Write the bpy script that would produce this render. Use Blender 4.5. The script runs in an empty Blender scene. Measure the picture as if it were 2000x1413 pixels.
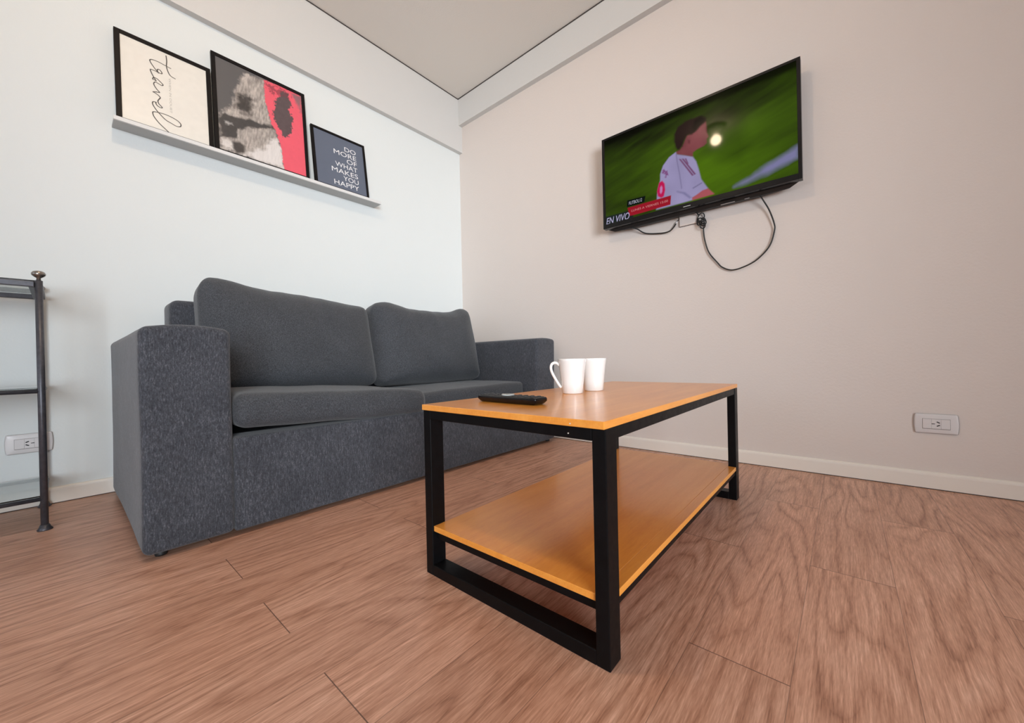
import bpy, bmesh, math, random
import numpy as np
from mathutils import Vector, Matrix, noise as mnoise

# ------------------------------------------------------------ camera
C = bpy.context.scene.collection
cam_d = bpy.data.cameras.new('camera')
cam_d.sensor_fit = 'HORIZONTAL'; cam_d.sensor_width = 36.0
cam_d.lens = 36.0 * 756.3 / 2000.0
cam_d.clip_start = 0.02; cam_d.clip_end = 60
cam = bpy.data.objects.new('camera', cam_d); C.objects.link(cam)
yaw, pit, rol = math.radians(40.687), math.radians(-0.185), math.radians(-1.2345)
fw = Vector((math.cos(yaw)*math.cos(pit), math.sin(yaw)*math.cos(pit), math.sin(pit)))
r0 = Vector((math.sin(yaw), -math.cos(yaw), 0)); u0 = r0.cross(fw)
rr = r0*math.cos(rol) + u0*math.sin(rol); uu = -r0*math.sin(rol) + u0*math.cos(rol)
m = Matrix((rr, uu, -fw)).transposed().to_4x4(); m.translation = Vector((0, 0, 0.52))
cam.matrix_world = m
bpy.context.scene.camera = cam

# ------------------------------------------------------------ view + world + lights
vs = bpy.context.scene.view_settings
vs.view_transform = 'Standard'; vs.look = 'None'; vs.gamma = 1.0; vs.use_curve_mapping = False
vs.exposure = 0.0
W = bpy.data.worlds.new('world'); bpy.context.scene.world = W; W.use_nodes = True
W.node_tree.nodes['Background'].inputs[0].default_value = (0.80, 0.88, 1.0, 1)
W.node_tree.nodes['Background'].inputs[1].default_value = 1.7

def area(name, loc, rot, sx, sy, power, col, spread=180):
    l = bpy.data.lights.new(name, 'AREA'); l.shape = 'RECTANGLE'; l.size = sx; l.size_y = sy
    l.energy = power; l.color = col; l.spread = math.radians(spread)
    o = bpy.data.objects.new(name, l); C.objects.link(o); o.location = loc; o.rotation_euler = rot
    return o
PI = math.pi
# weak daylight through the small window of the wall at the left (looks along +X)
area('daylight_side', (-2.86, 1.55, 0.95), (0, -PI/2, 0), 1.3, 1.2, 16, (0.55, 0.72, 1.0))
# daylight from an unseen door behind the camera, beam narrowed and aimed to brighten the corner
area('daylight_balcony', (-1.7, -3.4, 1.12), (PI/2, 0, -0.55), 2.0, 2.1, 40, (0.85, 0.93, 1.0), 57)

XW, YW, ZC = 2.139, 2.355, 2.62      # tv wall, sofa wall, ceiling
XN, YN = -2.8, -2.6

# ------------------------------------------------------------ helpers
def tag(o, label=None, cat=None, group=None, kind=None):
    if label: o['label'] = label
    if cat: o['category'] = cat
    if group: o['group'] = group
    if kind: o['kind'] = kind
    return o

def empty(name, loc, label, cat, group=None):
    o = bpy.data.objects.new(name, None); C.objects.link(o); o.location = loc
    o.empty_display_size = 0.05
    return tag(o, label, cat, group)

def link(name, bm, mats, parent=None, smooth=False, loc=None):
    """bm is in world coordinates; the object's origin goes to loc or the parent's location"""
    o0 = Vector(loc) if loc is not None else (Vector(root_loc(parent)) if parent else Vector((0, 0, 0)))
    for v in bm.verts: v.co -= o0
    me = bpy.data.meshes.new(name); bm.normal_update(); bm.to_mesh(me); bm.free()
    if not isinstance(mats, (list, tuple)): mats = [mats]
    for mt in mats: me.materials.append(mt)
    if smooth:
        for p in me.polygons: p.use_smooth = True
    o = bpy.data.objects.new(name, me); C.objects.link(o)
    if parent:
        o.parent = parent
        o.location = o0 - Vector(root_loc(parent))
    else: o.location = o0
    return o

def root_loc(p):
    v = Vector((0, 0, 0))
    while p is not None:
        v += p.location; p = p.parent
    return v

def box(bm, a, b, bevel=0.0, seg=2, mi=0):
    a = Vector(a); b = Vector(b); nb = bmesh.new()
    vs_ = [nb.verts.new((x, y, z)) for x in (a.x, b.x) for y in (a.y, b.y) for z in (a.z, b.z)]
    for f in ((0,1,3,2),(4,6,7,5),(0,4,5,1),(2,3,7,6),(0,2,6,4),(1,5,7,3)):
        nb.faces.new([vs_[i] for i in f])
    bmesh.ops.recalc_face_normals(nb, faces=nb.faces)
    if bevel > 0:
        bmesh.ops.bevel(nb, geom=list(nb.edges), offset=bevel, segments=seg, affect='EDGES', profile=0.5)
    merge(bm, nb, mi)
    return bm

def merge(bm, nb, mi=0):
    mp = {}
    for v in nb.verts: mp[v] = bm.verts.new(v.co)
    for f in nb.faces:
        try:
            g = bm.faces.new([mp[v] for v in f.verts]); g.material_index = mi; g.smooth = f.smooth
        except ValueError: pass
    nb.free()

def ring_frames(pts):
    """parallel transport frames"""
    pts = [Vector(p) for p in pts]; T = []
    for i in range(len(pts)):
        a = pts[max(i-1, 0)]; b = pts[min(i+1, len(pts)-1)]; T.append((b-a).normalized())
    n = T[0].orthogonal().normalized(); out = []
    for i, t in enumerate(T):
        n = (n - t*n.dot(t)).normalized(); out.append((pts[i], n, t.cross(n).normalized()))
    return out

def tube(bm, pts, r, seg=10, caps=True, mi=0, ell=None):
    fr = ring_frames(pts); rings = []
    for i, (p, n, b) in enumerate(fr):
        ri = r[i] if isinstance(r, (list, tuple)) else r
        rings.append([bm.verts.new(p + n*math.cos(2*PI*k/seg)*ri + b*math.sin(2*PI*k/seg)*ri) for k in range(seg)])
    for i in range(len(rings)-1):
        for k in range(seg):
            f = bm.faces.new((rings[i][k], rings[i][(k+1)%seg], rings[i+1][(k+1)%seg], rings[i+1][k])); f.material_index = mi; f.smooth = True
    if caps:
        for rg, rev in ((rings[0], True), (rings[-1], False)):
            f = bm.faces.new(rg[::-1] if rev else rg); f.material_index = mi
    return bm

def lathe(bm, prof, c, seg=32, mi=0):
    c = Vector(c); rings = []
    for (r, z) in prof:
        if r < 1e-6: rings.append([bm.verts.new(c + Vector((0, 0, z)))])
        else: rings.append([bm.verts.new(c + Vector((r*math.cos(2*PI*k/seg), r*math.sin(2*PI*k/seg), z))) for k in range(seg)])
    for i in range(len(rings)-1):
        A, B = rings[i], rings[i+1]
        for k in range(seg):
            k2 = (k+1) % seg
            if len(A) == 1 and len(B) == 1: continue
            if len(A) == 1: vv = (A[0], B[k2], B[k])
            elif len(B) == 1: vv = (A[k], A[k2], B[0])
            else: vv = (A[k], A[k2], B[k2], B[k])
            f = bm.faces.new(vv); f.material_index = mi; f.smooth = True
    return bm

def catmull(pts, n=8):
    P = [Vector(p) for p in pts]; P = [P[0]*2-P[1]] + P + [P[-1]*2-P[-2]]; out = []
    for i in range(1, len(P)-2):
        for k in range(n):
            t = k/n
            out.append(0.5*((2*P[i]) + (P[i+1]-P[i-1])*t + (2*P[i-1]-5*P[i]+4*P[i+1]-P[i+2])*t*t + (3*P[i]-P[i-1]-3*P[i+1]+P[i+2])*t**3))
    out.append(P[-2]); return out

def softbox(size, r, fn=None, n=18, edge=5):
    """rounded box centred on the origin, dense enough to be bulged and creased by fn(p, unit)"""
    hx, hy, hz = [s/2 for s in size]
    def axis(h):
        rr_ = min(r, h*0.98)
        e = [-h + rr_*(i/edge) for i in range(edge)]
        m_ = max(2, int(n*h/max(hx, hy, hz)))
        mid = [-(h-rr_) + 2*(h-rr_)*i/m_ for i in range(m_+1)]
        return e + mid + [-x for x in e[::-1]]
    bm = bmesh.new(); H = (hx, hy, hz); AX = [axis(h) for h in H]
    for ax in range(3):
        b, c = [(1, 2), (2, 0), (0, 1)][ax]
        for s in (-1, 1):
            g = []
            for u in AX[b]:
                row = []
                for v in AX[c]:
                    p = [0, 0, 0]; p[ax] = s*H[ax]; p[b] = u; p[c] = v
                    p = Vector(p)
                    q = Vector([max(-(H[i]-min(r, H[i]*0.98)), min(H[i]-min(r, H[i]*0.98), p[i])) for i in range(3)])
                    d = p-q
                    if d.length > 1e-9: p = q + d.normalized()*r
                    row.append(bm.verts.new(p))
                g.append(row)
            for i in range(len(g)-1):
                for j in range(len(g[0])-1):
                    vv = (g[i][j], g[i+1][j], g[i+1][j+1], g[i][j+1])
                    f = bm.faces.new(vv if s > 0 else vv[::-1]); f.smooth = True
    bmesh.ops.remove_doubles(bm, verts=bm.verts, dist=1e-5)
    if fn:
        for v in bm.verts:
            u = Vector((v.co.x/hx, v.co.y/hy, v.co.z/hz))
            v.co = fn(v.co.copy(), u)
    return bm

def xform(bm, M):
    for v in bm.verts: v.co = M @ v.co
    return bm

def text_bm(txt, w=None, h=None, bold=0.0, depth=0.0, shear=0.0):
    """flat lettering in the XY plane, lower-left corner at 0,0, scaled to w x h"""
    cu = bpy.data.curves.new('t', 'FONT'); cu.body = txt; cu.size = 1.0; cu.offset = bold; cu.shear = shear
    cu.resolution_u = 4
    ob = bpy.data.objects.new('t', cu); C.objects.link(ob)
    dg = bpy.context.evaluated_depsgraph_get(); dg.update()
    me = bpy.data.meshes.new_from_object(ob.evaluated_get(dg))
    bm = bmesh.new(); bm.from_mesh(me)
    bpy.data.objects.remove(ob); bpy.data.curves.remove(cu); bpy.data.meshes.remove(me)
    xs = [v.co.x for v in bm.verts]; ys = [v.co.y for v in bm.verts]
    x0, x1, y0, y1 = min(xs), max(xs), min(ys), max(ys)
    sx = w/(x1-x0) if w else 1; sy = h/(y1-y0) if h else sx
    if not w: sx = sy
    for v in bm.verts: v.co = Vector(((v.co.x-x0)*sx, (v.co.y-y0)*sy, 0))
    return bm

# ------------------------------------------------------------ node materials
def mat(name, base=(0.8, 0.8, 0.8), rough=0.5, metal=0.0, spec=0.5, coat=0.0):
    mt = bpy.data.materials.new(name); mt.use_nodes = True
    b = mt.node_tree.nodes['Principled BSDF']
    b.inputs['Base Color'].default_value = (*base, 1); b.inputs['Roughness'].default_value = rough
    b.inputs['Metallic'].default_value = metal; b.inputs['Specular IOR Level'].default_value = spec
    b.inputs['Coat Weight'].default_value = coat
    return mt
def N(mt, t, **kw):
    n = mt.node_tree.nodes.new(t)
    for k, v in kw.items(): setattr(n, k, v)
    return n
def L(mt, a, b): mt.node_tree.links.new(a, b)
def setin(n, **kw):
    for k, v in kw.items(): n.inputs[k.replace('_', ' ')].default_value = v
def bsdf(mt): return mt.node_tree.nodes['Principled BSDF']
def ramp(mt, stops):
    n = N(mt, 'ShaderNodeValToRGB'); e = n.color_ramp.elements
    while len(e) < len(stops): e.new(0.5)
    for el, (p, c) in zip(e, stops): el.position = p; el.color = (*c, 1)
    return n
def math_(mt, op, a, b=None, c=None):
    n = N(mt, 'ShaderNodeMath', operation=op)
    for i, v in enumerate((a, b, c)):
        if v is None: continue
        if isinstance(v, (int, float)): n.inputs[i].default_value = v
        else: L(mt, v, n.inputs[i])
    return n.outputs[0]
def noise(mt, vec, scale, detail=2, rough=0.5, dist=0.0):
    n = N(mt, 'ShaderNodeTexNoise'); setin(n, Scale=scale, Detail=detail, Roughness=rough, Distortion=dist)
    L(mt, vec, n.inputs['Vector']); return n
def mapping(mt, vec, scale=(1, 1, 1), loc=(0, 0, 0)):
    n = N(mt, 'ShaderNodeMapping'); n.inputs['Scale'].default_value = scale; n.inputs['Location'].default_value = loc
    L(mt, vec, n.inputs['Vector']); return n.outputs[0]
def position(mt):
    return N(mt, 'ShaderNodeNewGeometry').outputs['Position']
def objc(mt): return N(mt, 'ShaderNodeTexCoord').outputs['Object']
def bump(mt, h, strength=0.2, dist=0.01):
    n = N(mt, 'ShaderNodeBump'); setin(n, Strength=strength, Distance=dist); L(mt, h, n.inputs['Height'])
    L(mt, n.outputs[0], bsdf(mt).inputs['Normal']); return n
def lin(r, g, b):
    f = lambda c: (c/255/12.92) if c/255 <= 0.04045 else ((c/255+0.055)/1.055)**2.4
    return (f(r), f(g), f(b))

def wallpaint(name, col, rough=0.55):
    mt = mat(name, col, rough, spec=0.3)
    g = position(mt); n = noise(mt, g, 1.3, 3, 0.6)
    rp = ramp(mt, [(0.3, tuple(c*0.985 for c in col)), (0.7, col)]); L(mt, n.outputs[0], rp.inputs[0])
    L(mt, rp.outputs[0], bsdf(mt).inputs['Base Color'])
    n2 = noise(mt, g, 110, 3, 0.6); bump(mt, n2.outputs[0], 0.16, 0.004)
    return mt
M_wall = wallpaint('wall_paint', (0.79, 0.82, 0.805))
M_wall2 = wallpaint('wall_paint_warm', (0.76, 0.682, 0.628))
M_ceil = wallpaint('ceiling_paint', (0.88, 0.83, 0.765))
M_beam = wallpaint('beam_paint', (0.69, 0.675, 0.65))
M_base = mat('baseboard_paint', (0.88, 0.82, 0.74), 0.35)
M_dark = mat('gap_shadow_line', (0.06, 0.05, 0.045), 0.8)

# floor: laminate planks along X, half-plank offset rows
def floor_mat():
    mt = mat('laminate_floor', (0.4, 0.2, 0.12), 0.32, spec=0.4)
    g = position(mt); s = N(mt, 'ShaderNodeSeparateXYZ'); L(mt, g, s.inputs[0])
    X, Y = s.outputs[0], s.outputs[1]
    yr = math_(mt, 'DIVIDE', math_(mt, 'SUBTRACT', Y, 0.072-20*0.1502), 0.1502)
    row = math_(mt, 'FLOOR', yr); yf = math_(mt, 'SUBTRACT', yr, row)
    par = math_(mt, 'MODULO', row, 2.0)
    xr = math_(mt, 'ADD', math_(mt, 'DIVIDE', math_(mt, 'SUBTRACT', X, 0.735-20*0.91), 0.91), math_(mt, 'MULTIPLY', par, 0.5))
    col = math_(mt, 'FLOOR', xr); xf = math_(mt, 'SUBTRACT', xr, col)
    cid = N(mt, 'ShaderNodeCombineXYZ'); L(mt, row, cid.inputs[0]); L(mt, col, cid.inputs[1])
    wn = N(mt, 'ShaderNodeTexWhiteNoise', noise_dimensions='3D'); L(mt, cid.outputs[0], wn.inputs['Vector'])
    off = N(mt, 'ShaderNodeVectorMath', operation='SCALE'); L(mt, wn.outputs['Color'], off.inputs[0]); off.inputs['Scale'].default_value = 17
    add = N(mt, 'ShaderNodeVectorMath', operation='ADD'); L(mt, g, add.inputs[0]); L(mt, off.outputs[0], add.inputs[1])
    P = add.outputs[0]
    # cathedral rings: contour lines of a stretched low noise
    n1 = noise(mt, mapping(mt, P, (1.0, 7.0, 1)), 1.0, 2.0, 0.4, 0.15)
    n6 = noise(mt, mapping(mt, P, (2.3, 9, 1)), 1.0, 1, 0.5)
    n5 = noise(mt, mapping(mt, P, (16, 60, 1)), 1.0, 2, 0.6)
    rings = math_(mt, 'ADD', math_(mt, 'MULTIPLY', n1.outputs[0], 14.0), math_(mt, 'MULTIPLY', n5.outputs[0], 0.18))
    sn = math_(mt, 'SINE', math_(mt, 'MULTIPLY', rings, 6.283))
    rg = math_(mt, 'POWER', math_(mt, 'ADD', math_(mt, 'MULTIPLY', sn, 0.5), 0.5), 0.30)
    # fine fibres
    n2 = noise(mt, mapping(mt, P, (9, 200, 1)), 1.0, 4, 0.75, 0.0)
    n3 = noise(mt, mapping(mt, P, (30, 420, 1)), 1.0, 2, 0.6)
    n4 = noise(mt, mapping(mt, P, (0.9, 3.0, 1)), 1.0, 2, 0.5)
    v = math_(mt, 'ADD', math_(mt, 'MULTIPLY', math_(mt, 'SUBTRACT', rg, 0.6), math_(mt, 'MULTIPLY', n6.outputs[0], 0.30)), math_(mt, 'MULTIPLY', n2.outputs[0], 0.52))
    v = math_(mt, 'ADD', v, math_(mt, 'MULTIPLY', n3.outputs[0], 0.36))
    v = math_(mt, 'ADD', v, math_(mt, 'MULTIPLY', n4.outputs[0], 0.12))
    rp = ramp(mt, [(0.33, lin(154, 107, 84)), (0.465, lin(192, 143, 117)), (0.58, lin(213, 165, 139)), (0.72, lin(240, 198, 174))])
    L(mt, v, rp.inputs[0])
    tint = N(mt, 'ShaderNodeHueSaturation'); L(mt, rp.outputs[0], tint.inputs['Color'])
    L(mt, math_(mt, 'ADD', math_(mt, 'MULTIPLY', wn.outputs['Value'], 0.10), 0.95), tint.inputs['Value'])
    # seams
    dx = math_(mt, 'MULTIPLY', math_(mt, 'MINIMUM', xf, math_(mt, 'SUBTRACT', 1.0, xf)), 0.91)
    dy = math_(mt, 'MULTIPLY', math_(mt, 'MINIMUM', yf, math_(mt, 'SUBTRACT', 1.0, yf)), 0.1502)
    sx = math_(mt, 'LESS_THAN', dx, 0.0009); sy = math_(mt, 'LESS_THAN', dy, 0.0006)
    sm = math_(mt, 'MAXIMUM', math_(mt, 'MULTIPLY', sx, 0.8), math_(mt, 'MULTIPLY', sy, 0.5))
    mx = N(mt, 'ShaderNodeMixRGB'); L(mt, sm, mx.inputs[0]); L(mt, tint.outputs[0], mx.inputs[1]); mx.inputs[2].default_value = (*lin(70, 42, 30), 1)
    L(mt, mx.outputs[0], bsdf(mt).inputs['Base Color'])
    L(mt, math_(mt, 'ADD', math_(mt, 'MULTIPLY', n2.outputs[0], 0.2), 0.26), bsdf(mt).inputs['Roughness'])
    h = math_(mt, 'SUBTRACT', v, math_(mt, 'MULTIPLY', sm, 1.2)); bump(mt, h, 0.16, 0.0012)
    return mt
M_floor = floor_mat()

def table_wood():
    mt = mat('beech_veneer', (0.6, 0.3, 0.12), 0.28, spec=0.5, coat=0.25)
    g = objc(mt)
    n1 = noise(mt, mapping(mt, g, (2.2, 26, 26)), 1.0, 4, 0.6, 0.4)
    n2 = noise(mt, mapping(mt, g, (40, 260, 260)), 1.0, 2, 0.5)
    n3 = noise(mt, g, 3.0, 2, 0.5)
    v = math_(mt, 'ADD', math_(mt, 'MULTIPLY', n1.outputs[0], 0.5), math_(mt, 'MULTIPLY', n2.outputs[0], 0.2))
    v = math_(mt, 'ADD', v, math_(mt, 'MULTIPLY', n3.outputs[0], 0.3))
    rp = ramp(mt, [(0.32, lin(224, 138, 52)), (0.5, lin(238, 156, 64)), (0.7, lin(248, 172, 82))]); L(mt, v, rp.inputs[0])
    L(mt, rp.outputs[0], bsdf(mt).inputs['Base Color']); bsdf(mt).inputs['Coat Roughness'].default_value = 0.12
    return mt
M_twood = table_wood()

def metal_mat(name, col, rough=0.35, metal=0.0):
    mt = mat(name, col, rough, metal, spec=0.5)
    n = noise(mt, objc(mt), 60, 3, 0.6); rp = ramp(mt, [(0.35, tuple(c*0.8 for c in col)), (0.8, tuple(min(1, c*1.3) for c in col))])
    L(mt, n.outputs[0], rp.inputs[0]); L(mt, rp.outputs[0], bsdf(mt).inputs['Base Color'])
    L(mt, math_(mt, 'ADD', math_(mt, 'MULTIPLY', n.outputs[0], 0.25), rough-0.12), bsdf(mt).inputs['Roughness'])
    return mt
M_black = metal_mat('black_steel', (0.0035, 0.0035, 0.004), 0.42)
bsdf(M_black).inputs['Specular IOR Level'].default_value = 0.15
M_rack = metal_mat('gunmetal_steel', (0.085, 0.085, 0.098), 0.4, 0.4)
M_knob = metal_mat('pewter_knob', (0.30, 0.27, 0.24), 0.3, 0.9)

def fabric(name, kx, sc, stops):
    mt = mat(name, (0.05, 0.05, 0.055), 0.95, spec=0.15)
    b = bsdf(mt); b.inputs['Sheen Weight'].default_value = 0.19; b.inputs['Sheen Roughness'].default_value = 0.5
    g = position(mt)
    n1 = noise(mt, mapping(mt, g, (1, 1, kx)), sc, 3, 0.7)
    n2 = noise(mt, mapping(mt, g, (1, 1, 0.5)), 420, 2, 0.6)
    n3 = noise(mt, g, 9, 3, 0.5)
    v = math_(mt, 'ADD', math_(mt, 'MULTIPLY', n1.outputs[0], 0.5), math_(mt, 'MULTIPLY', n2.outputs[0], 0.3))
    v = math_(mt, 'ADD', v, math_(mt, 'MULTIPLY', n3.outputs[0], 0.10))
    rp = ramp(mt, stops); L(mt, v, rp.inputs[0])
    L(mt, rp.outputs[0], b.inputs['Base Color']); bump(mt, v, 0.35, 0.0025)
    return mt
M_fab = fabric('charcoal_chenille', 0.28, 260, [(0.33, lin(50, 52, 57)), (0.48, lin(72, 74, 80)), (0.62, lin(110, 112, 118))])
M_cush = fabric('charcoal_cushion_weave', 0.5, 420, [(0.30, lin(52, 54, 57)), (0.46, lin(70, 72, 76)), (0.62, lin(92, 94, 98))])

M_white = mat('white_plastic', (0.74, 0.71, 0.70), 0.3)
M_slot = mat('socket_slot', (0.01, 0.01, 0.01), 0.7)
M_shelfp = mat('white_lacquer', (0.76, 0.755, 0.74), 0.4)
M_china = mat('white_porcelain', (0.88, 0.865, 0.84), 0.12, spec=0.6, coat=0.5)
M_tvb = mat('gloss_black_plastic', (0.004, 0.004, 0.005), 0.22, spec=0.35)
M_tvm = mat('matte_black_plastic', (0.012, 0.012, 0.012), 0.55)
M_cord = mat('black_rubber', (0.012, 0.012, 0.012), 0.5)
M_lbl = mat('grey_print', (0.5, 0.5, 0.5), 0.5)
M_blackframe = metal_mat('black_wood_frame', (0.006, 0.0045, 0.0045), 0.5)
bsdf(M_blackframe).inputs['Specular IOR Level'].default_value = 0.2
M_ledge = mat('white_lacquer_shaded', (0.48, 0.48, 0.47), 0.45)  # white ledge board greyed, shade of its underside put into the colour
def glass():
    mt = mat('clear_glass', (0.86, 0.93, 0.92), 0.03); b = bsdf(mt); b.inputs['Transmission Weight'].default_value = 1.0; b.inputs['IOR'].default_value = 1.45
    return mt
M_glass = glass()
def vcol(name, emit=0.0, rough=0.4, coat=0.0):
    mt = mat(name, (0, 0, 0), rough, coat=coat)
    a = N(mt, 'ShaderNodeVertexColor', layer_name='Col')
    if emit:
        L(mt, a.outputs[0], bsdf(mt).inputs['Emission Color']); bsdf(mt).inputs['Emission Strength'].default_value = emit
    else: L(mt, a.outputs[0], bsdf(mt).inputs['Base Color'])
    return mt
def glow(name, col, s, rough=0.1):
    mt = mat(name, (0, 0, 0), rough); b = bsdf(mt); b.inputs['Emission Color'].default_value = (*col, 1); b.inputs['Emission Strength'].default_value = s
    return mt

# ------------------------------------------------------------ printed pictures (arrays of colour on a fine grid)
def vnoise(x, y, seed=0):
    xi = np.floor(x).astype(int); yi = np.floor(y).astype(int); fx = x-xi; fy = y-yi
    fx = fx*fx*(3-2*fx); fy = fy*fy*(3-2*fy)
    def h(a, b):
        n = (a*374761393 + b*668265263 + seed*1442695041) & 0x7fffffff
        n = ((n ^ (n >> 13))*1274126177) & 0x7fffffff
        return ((n ^ (n >> 16)) & 0xffff)/65535.0
    return (h(xi, yi)*(1-fx)+h(xi+1, yi)*fx)*(1-fy) + (h(xi, yi+1)*(1-fx)+h(xi+1, yi+1)*fx)*fy
def fbm(x, y, seed=0, o=3):
    s = 0; a = 0.5; t = 0
    for i in range(o): s = s + a*vnoise(x*2**i, y*2**i, seed+i); t += a; a *= 0.5
    return s/t
def mask(a, b, poly, soft=0.002, rag=0.0, rs=150, seed=3):
    P = np.array(poly); inside = np.zeros(a.shape, bool); d = np.full(a.shape, 1e9)
    for i in range(len(P)):
        x1, y1 = P[i]; x2, y2 = P[(i+1) % len(P)]
        c = (y1 > b) != (y2 > b)
        with np.errstate(divide='ignore', invalid='ignore'):
            xi = (x2-x1)*(b-y1)/(y2-y1 if y2 != y1 else 1e-9)+x1
        inside ^= c & (a < xi)
        L2 = (x2-x1)**2+(y2-y1)**2+1e-12; t = np.clip(((a-x1)*(x2-x1)+(b-y1)*(y2-y1))/L2, 0, 1)
        d = np.minimum(d, np.hypot(a-x1-t*(x2-x1), b-y1-t*(y2-y1)))
    sd = np.where(inside, d, -d)
    if rag: sd = sd + rag*(fbm(a*rs, b*rs, seed)-0.5)*2
    return np.clip(sd/soft*0.5+0.5, 0, 1)
def over(img, m_, col):
    c = np.array(col) if not isinstance(col, np.ndarray) else col
    return img*(1-m_[..., None]) + c*m_[..., None]

def picture_bm(w, h, nx, ny, fn):
    """returns bmesh grid in local (a, b, 0) plus a per-vertex linear colour"""
    A, B = np.meshgrid(np.linspace(0, w, nx), np.linspace(0, h, ny), indexing='ij')
    col = fn(A, B); bm = bmesh.new(); lay = bm.loops.layers.float_color.new('Col')
    vs_ = [[bm.verts.new((A[i, j], B[i, j], 0)) for j in range(ny)] for i in range(nx)]
    for i in range(nx-1):
        for j in range(ny-1):
            f = bm.faces.new((vs_[i][j], vs_[i+1][j], vs_[i+1][j+1], vs_[i][j+1]))
            for lp, (p, q) in zip(f.loops, ((i, j), (i+1, j), (i+1, j+1), (i, j+1))):
                lp[lay] = (*[float(c) for c in col[p, q]], 1)
    return bm
def srgb(c):
    c = np.asarray(c, float)/255; return np.where(c <= 0.04045, c/12.92, ((c+0.055)/1.055)**2.4)

# ------------------------------------------------------------ the room
def struct(name, boxes, mt, bevel=0.0, label=None):
    bm = bmesh.new()
    for a, b in boxes: box(bm, a, b, bevel)
    o = link(name, bm, mt); o['kind'] = 'structure'
    if label: o['label'] = label
    return o
T = 0.12
struct('floor', [((XN-T, YN-T, -0.1), (XW+T, YW+T, 0))], M_floor)
struct('ceiling', [((XN-T, YN-T, ZC), (XW+T, YW+T, ZC+0.1))], M_ceil)
struct('wall_left', [((XN-T, YW, 0), (XW+T, YW+T, ZC))], M_wall, label='pale wall behind the sofa')
struct('wall_right', [((XW, YN-T, 0), (XW+T, YW, ZC))], M_wall2, label='pinkish beige wall carrying the television')
# wall at the far left with a small window, wall behind the camera with the balcony door
struct('wall_side', [((XN-T, YN-T, 0), (XN, 0.5, ZC)), ((XN-T, 1.8, 0), (XN, YW, ZC)),
                        ((XN-T, 0.5, 2.05), (XN, 1.8, ZC)), ((XN-T, 0.5, 0), (XN, 1.8, 0.75))], M_wall)
struct('wall_back', [((XN, YN-T, 0), (-2.25, YN, ZC)), ((-0.15, YN-T, 0), (XW, YN, ZC)),
                     ((-2.25, YN-T, 2.2), (-0.15, YN, ZC)), ((-2.25, YN-T, 0), (-0.15, YN, 0.05))], M_wall)
M_wf = mat('window_frame_white', (0.75, 0.75, 0.74), 0.4)
def wframe(name, axis, c, u0, u1, z0, z1):
    bx_ = []
    for a_, b_, c_, d_ in ((u0, u0+0.05, z0, z1), (u1-0.05, u1, z0, z1), ((u0+u1)/2-0.03, (u0+u1)/2+0.03, z0+0.05, z1-0.05), (u0+0.05, u1-0.05, z1-0.05, z1), (u0+0.05, u1-0.05, z0, z0+0.05)):
        if axis == 'x': bx_.append(((c-0.05, a_, c_), (c, b_, d_)))
        else: bx_.append(((a_, c-0.05, c_), (b_, c, d_)))
    struct(name, bx_, M_wf)
wframe('window_1', 'x', XN-0.02, 0.5, 1.8, 0.75, 2.05)
wframe('window_2', 'y', YN-0.02, -2.25, -0.15, 0.05, 2.2)
ZL, ZR, DB = 2.202, 2.408, 0.036
struct('trim_1', [((XN, YW-DB, ZL), (XW, YW, ZC))], M_beam, label='shallow dropped beam along the top of the sofa wall')
struct('trim_2', [((XW-DB, YN, ZR), (XW, YW-DB, ZC))], M_beam, label='shallow dropped beam along the top of the television wall')
g = 0.006
struct('trim_3', [((XN, YW-DB-0.003, ZC-g), (XW-DB, YW-DB, ZC))], M_dark, label='dark shadow line under the ceiling above the sofa wall')
struct('trim_4', [((XW-DB-0.003, YN, ZC-g), (XW-DB, YW-DB-0.003, ZC))], M_dark, label='dark shadow line under the ceiling above the television wall')

def baseboard(name, a, b, nrm):
    """a, b run along the wall at the wall face; nrm points into the room"""
    prof = [(0, 0.003), (0.012, 0.003), (0.012, 0.052), (0.0108, 0.058), (0.0075, 0.0625), (0.004, 0.064), (0, 0.064)]
    bm = bmesh.new(); a = Vector(a); b = Vector(b); nrm = Vector(nrm)
    R1 = [bm.verts.new(a + nrm*d + Vector((0, 0, z))) for d, z in prof]
    R2 = [bm.verts.new(b + nrm*d + Vector((0, 0, z))) for d, z in prof]
    n = len(prof)
    for i in range(n): bm.faces.new((R1[i], R1[(i+1) % n], R2[(i+1) % n], R2[i]))
    bm.faces.new(R1); bm.faces.new(R2[::-1])
    bmesh.ops.recalc_face_normals(bm, faces=bm.faces)
    d0 = bmesh.new(); lo = a + nrm*0.0005; hi = b + nrm*0.0108 + Vector((0, 0, 0.003))
    box(d0, (min(lo.x, hi.x), min(lo.y, hi.y), 0), (max(lo.x, hi.x), max(lo.y, hi.y), 0.003)); merge(bm, d0, 1)
    o = link(name, bm, [M_base, M_dark]); o['kind'] = 'structure'
baseboard('baseboard_left', (XN, YW, 0), (XW-0.0125, YW, 0), (0, -1, 0))
baseboard('baseboard_right', (XW, YN, 0), (XW, YW-0.0005, 0), (-1, 0, 0))
baseboard('baseboard_back', (XN, YN, 0), (XW-0.0125, YN, 0), (0, 1, 0))

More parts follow.
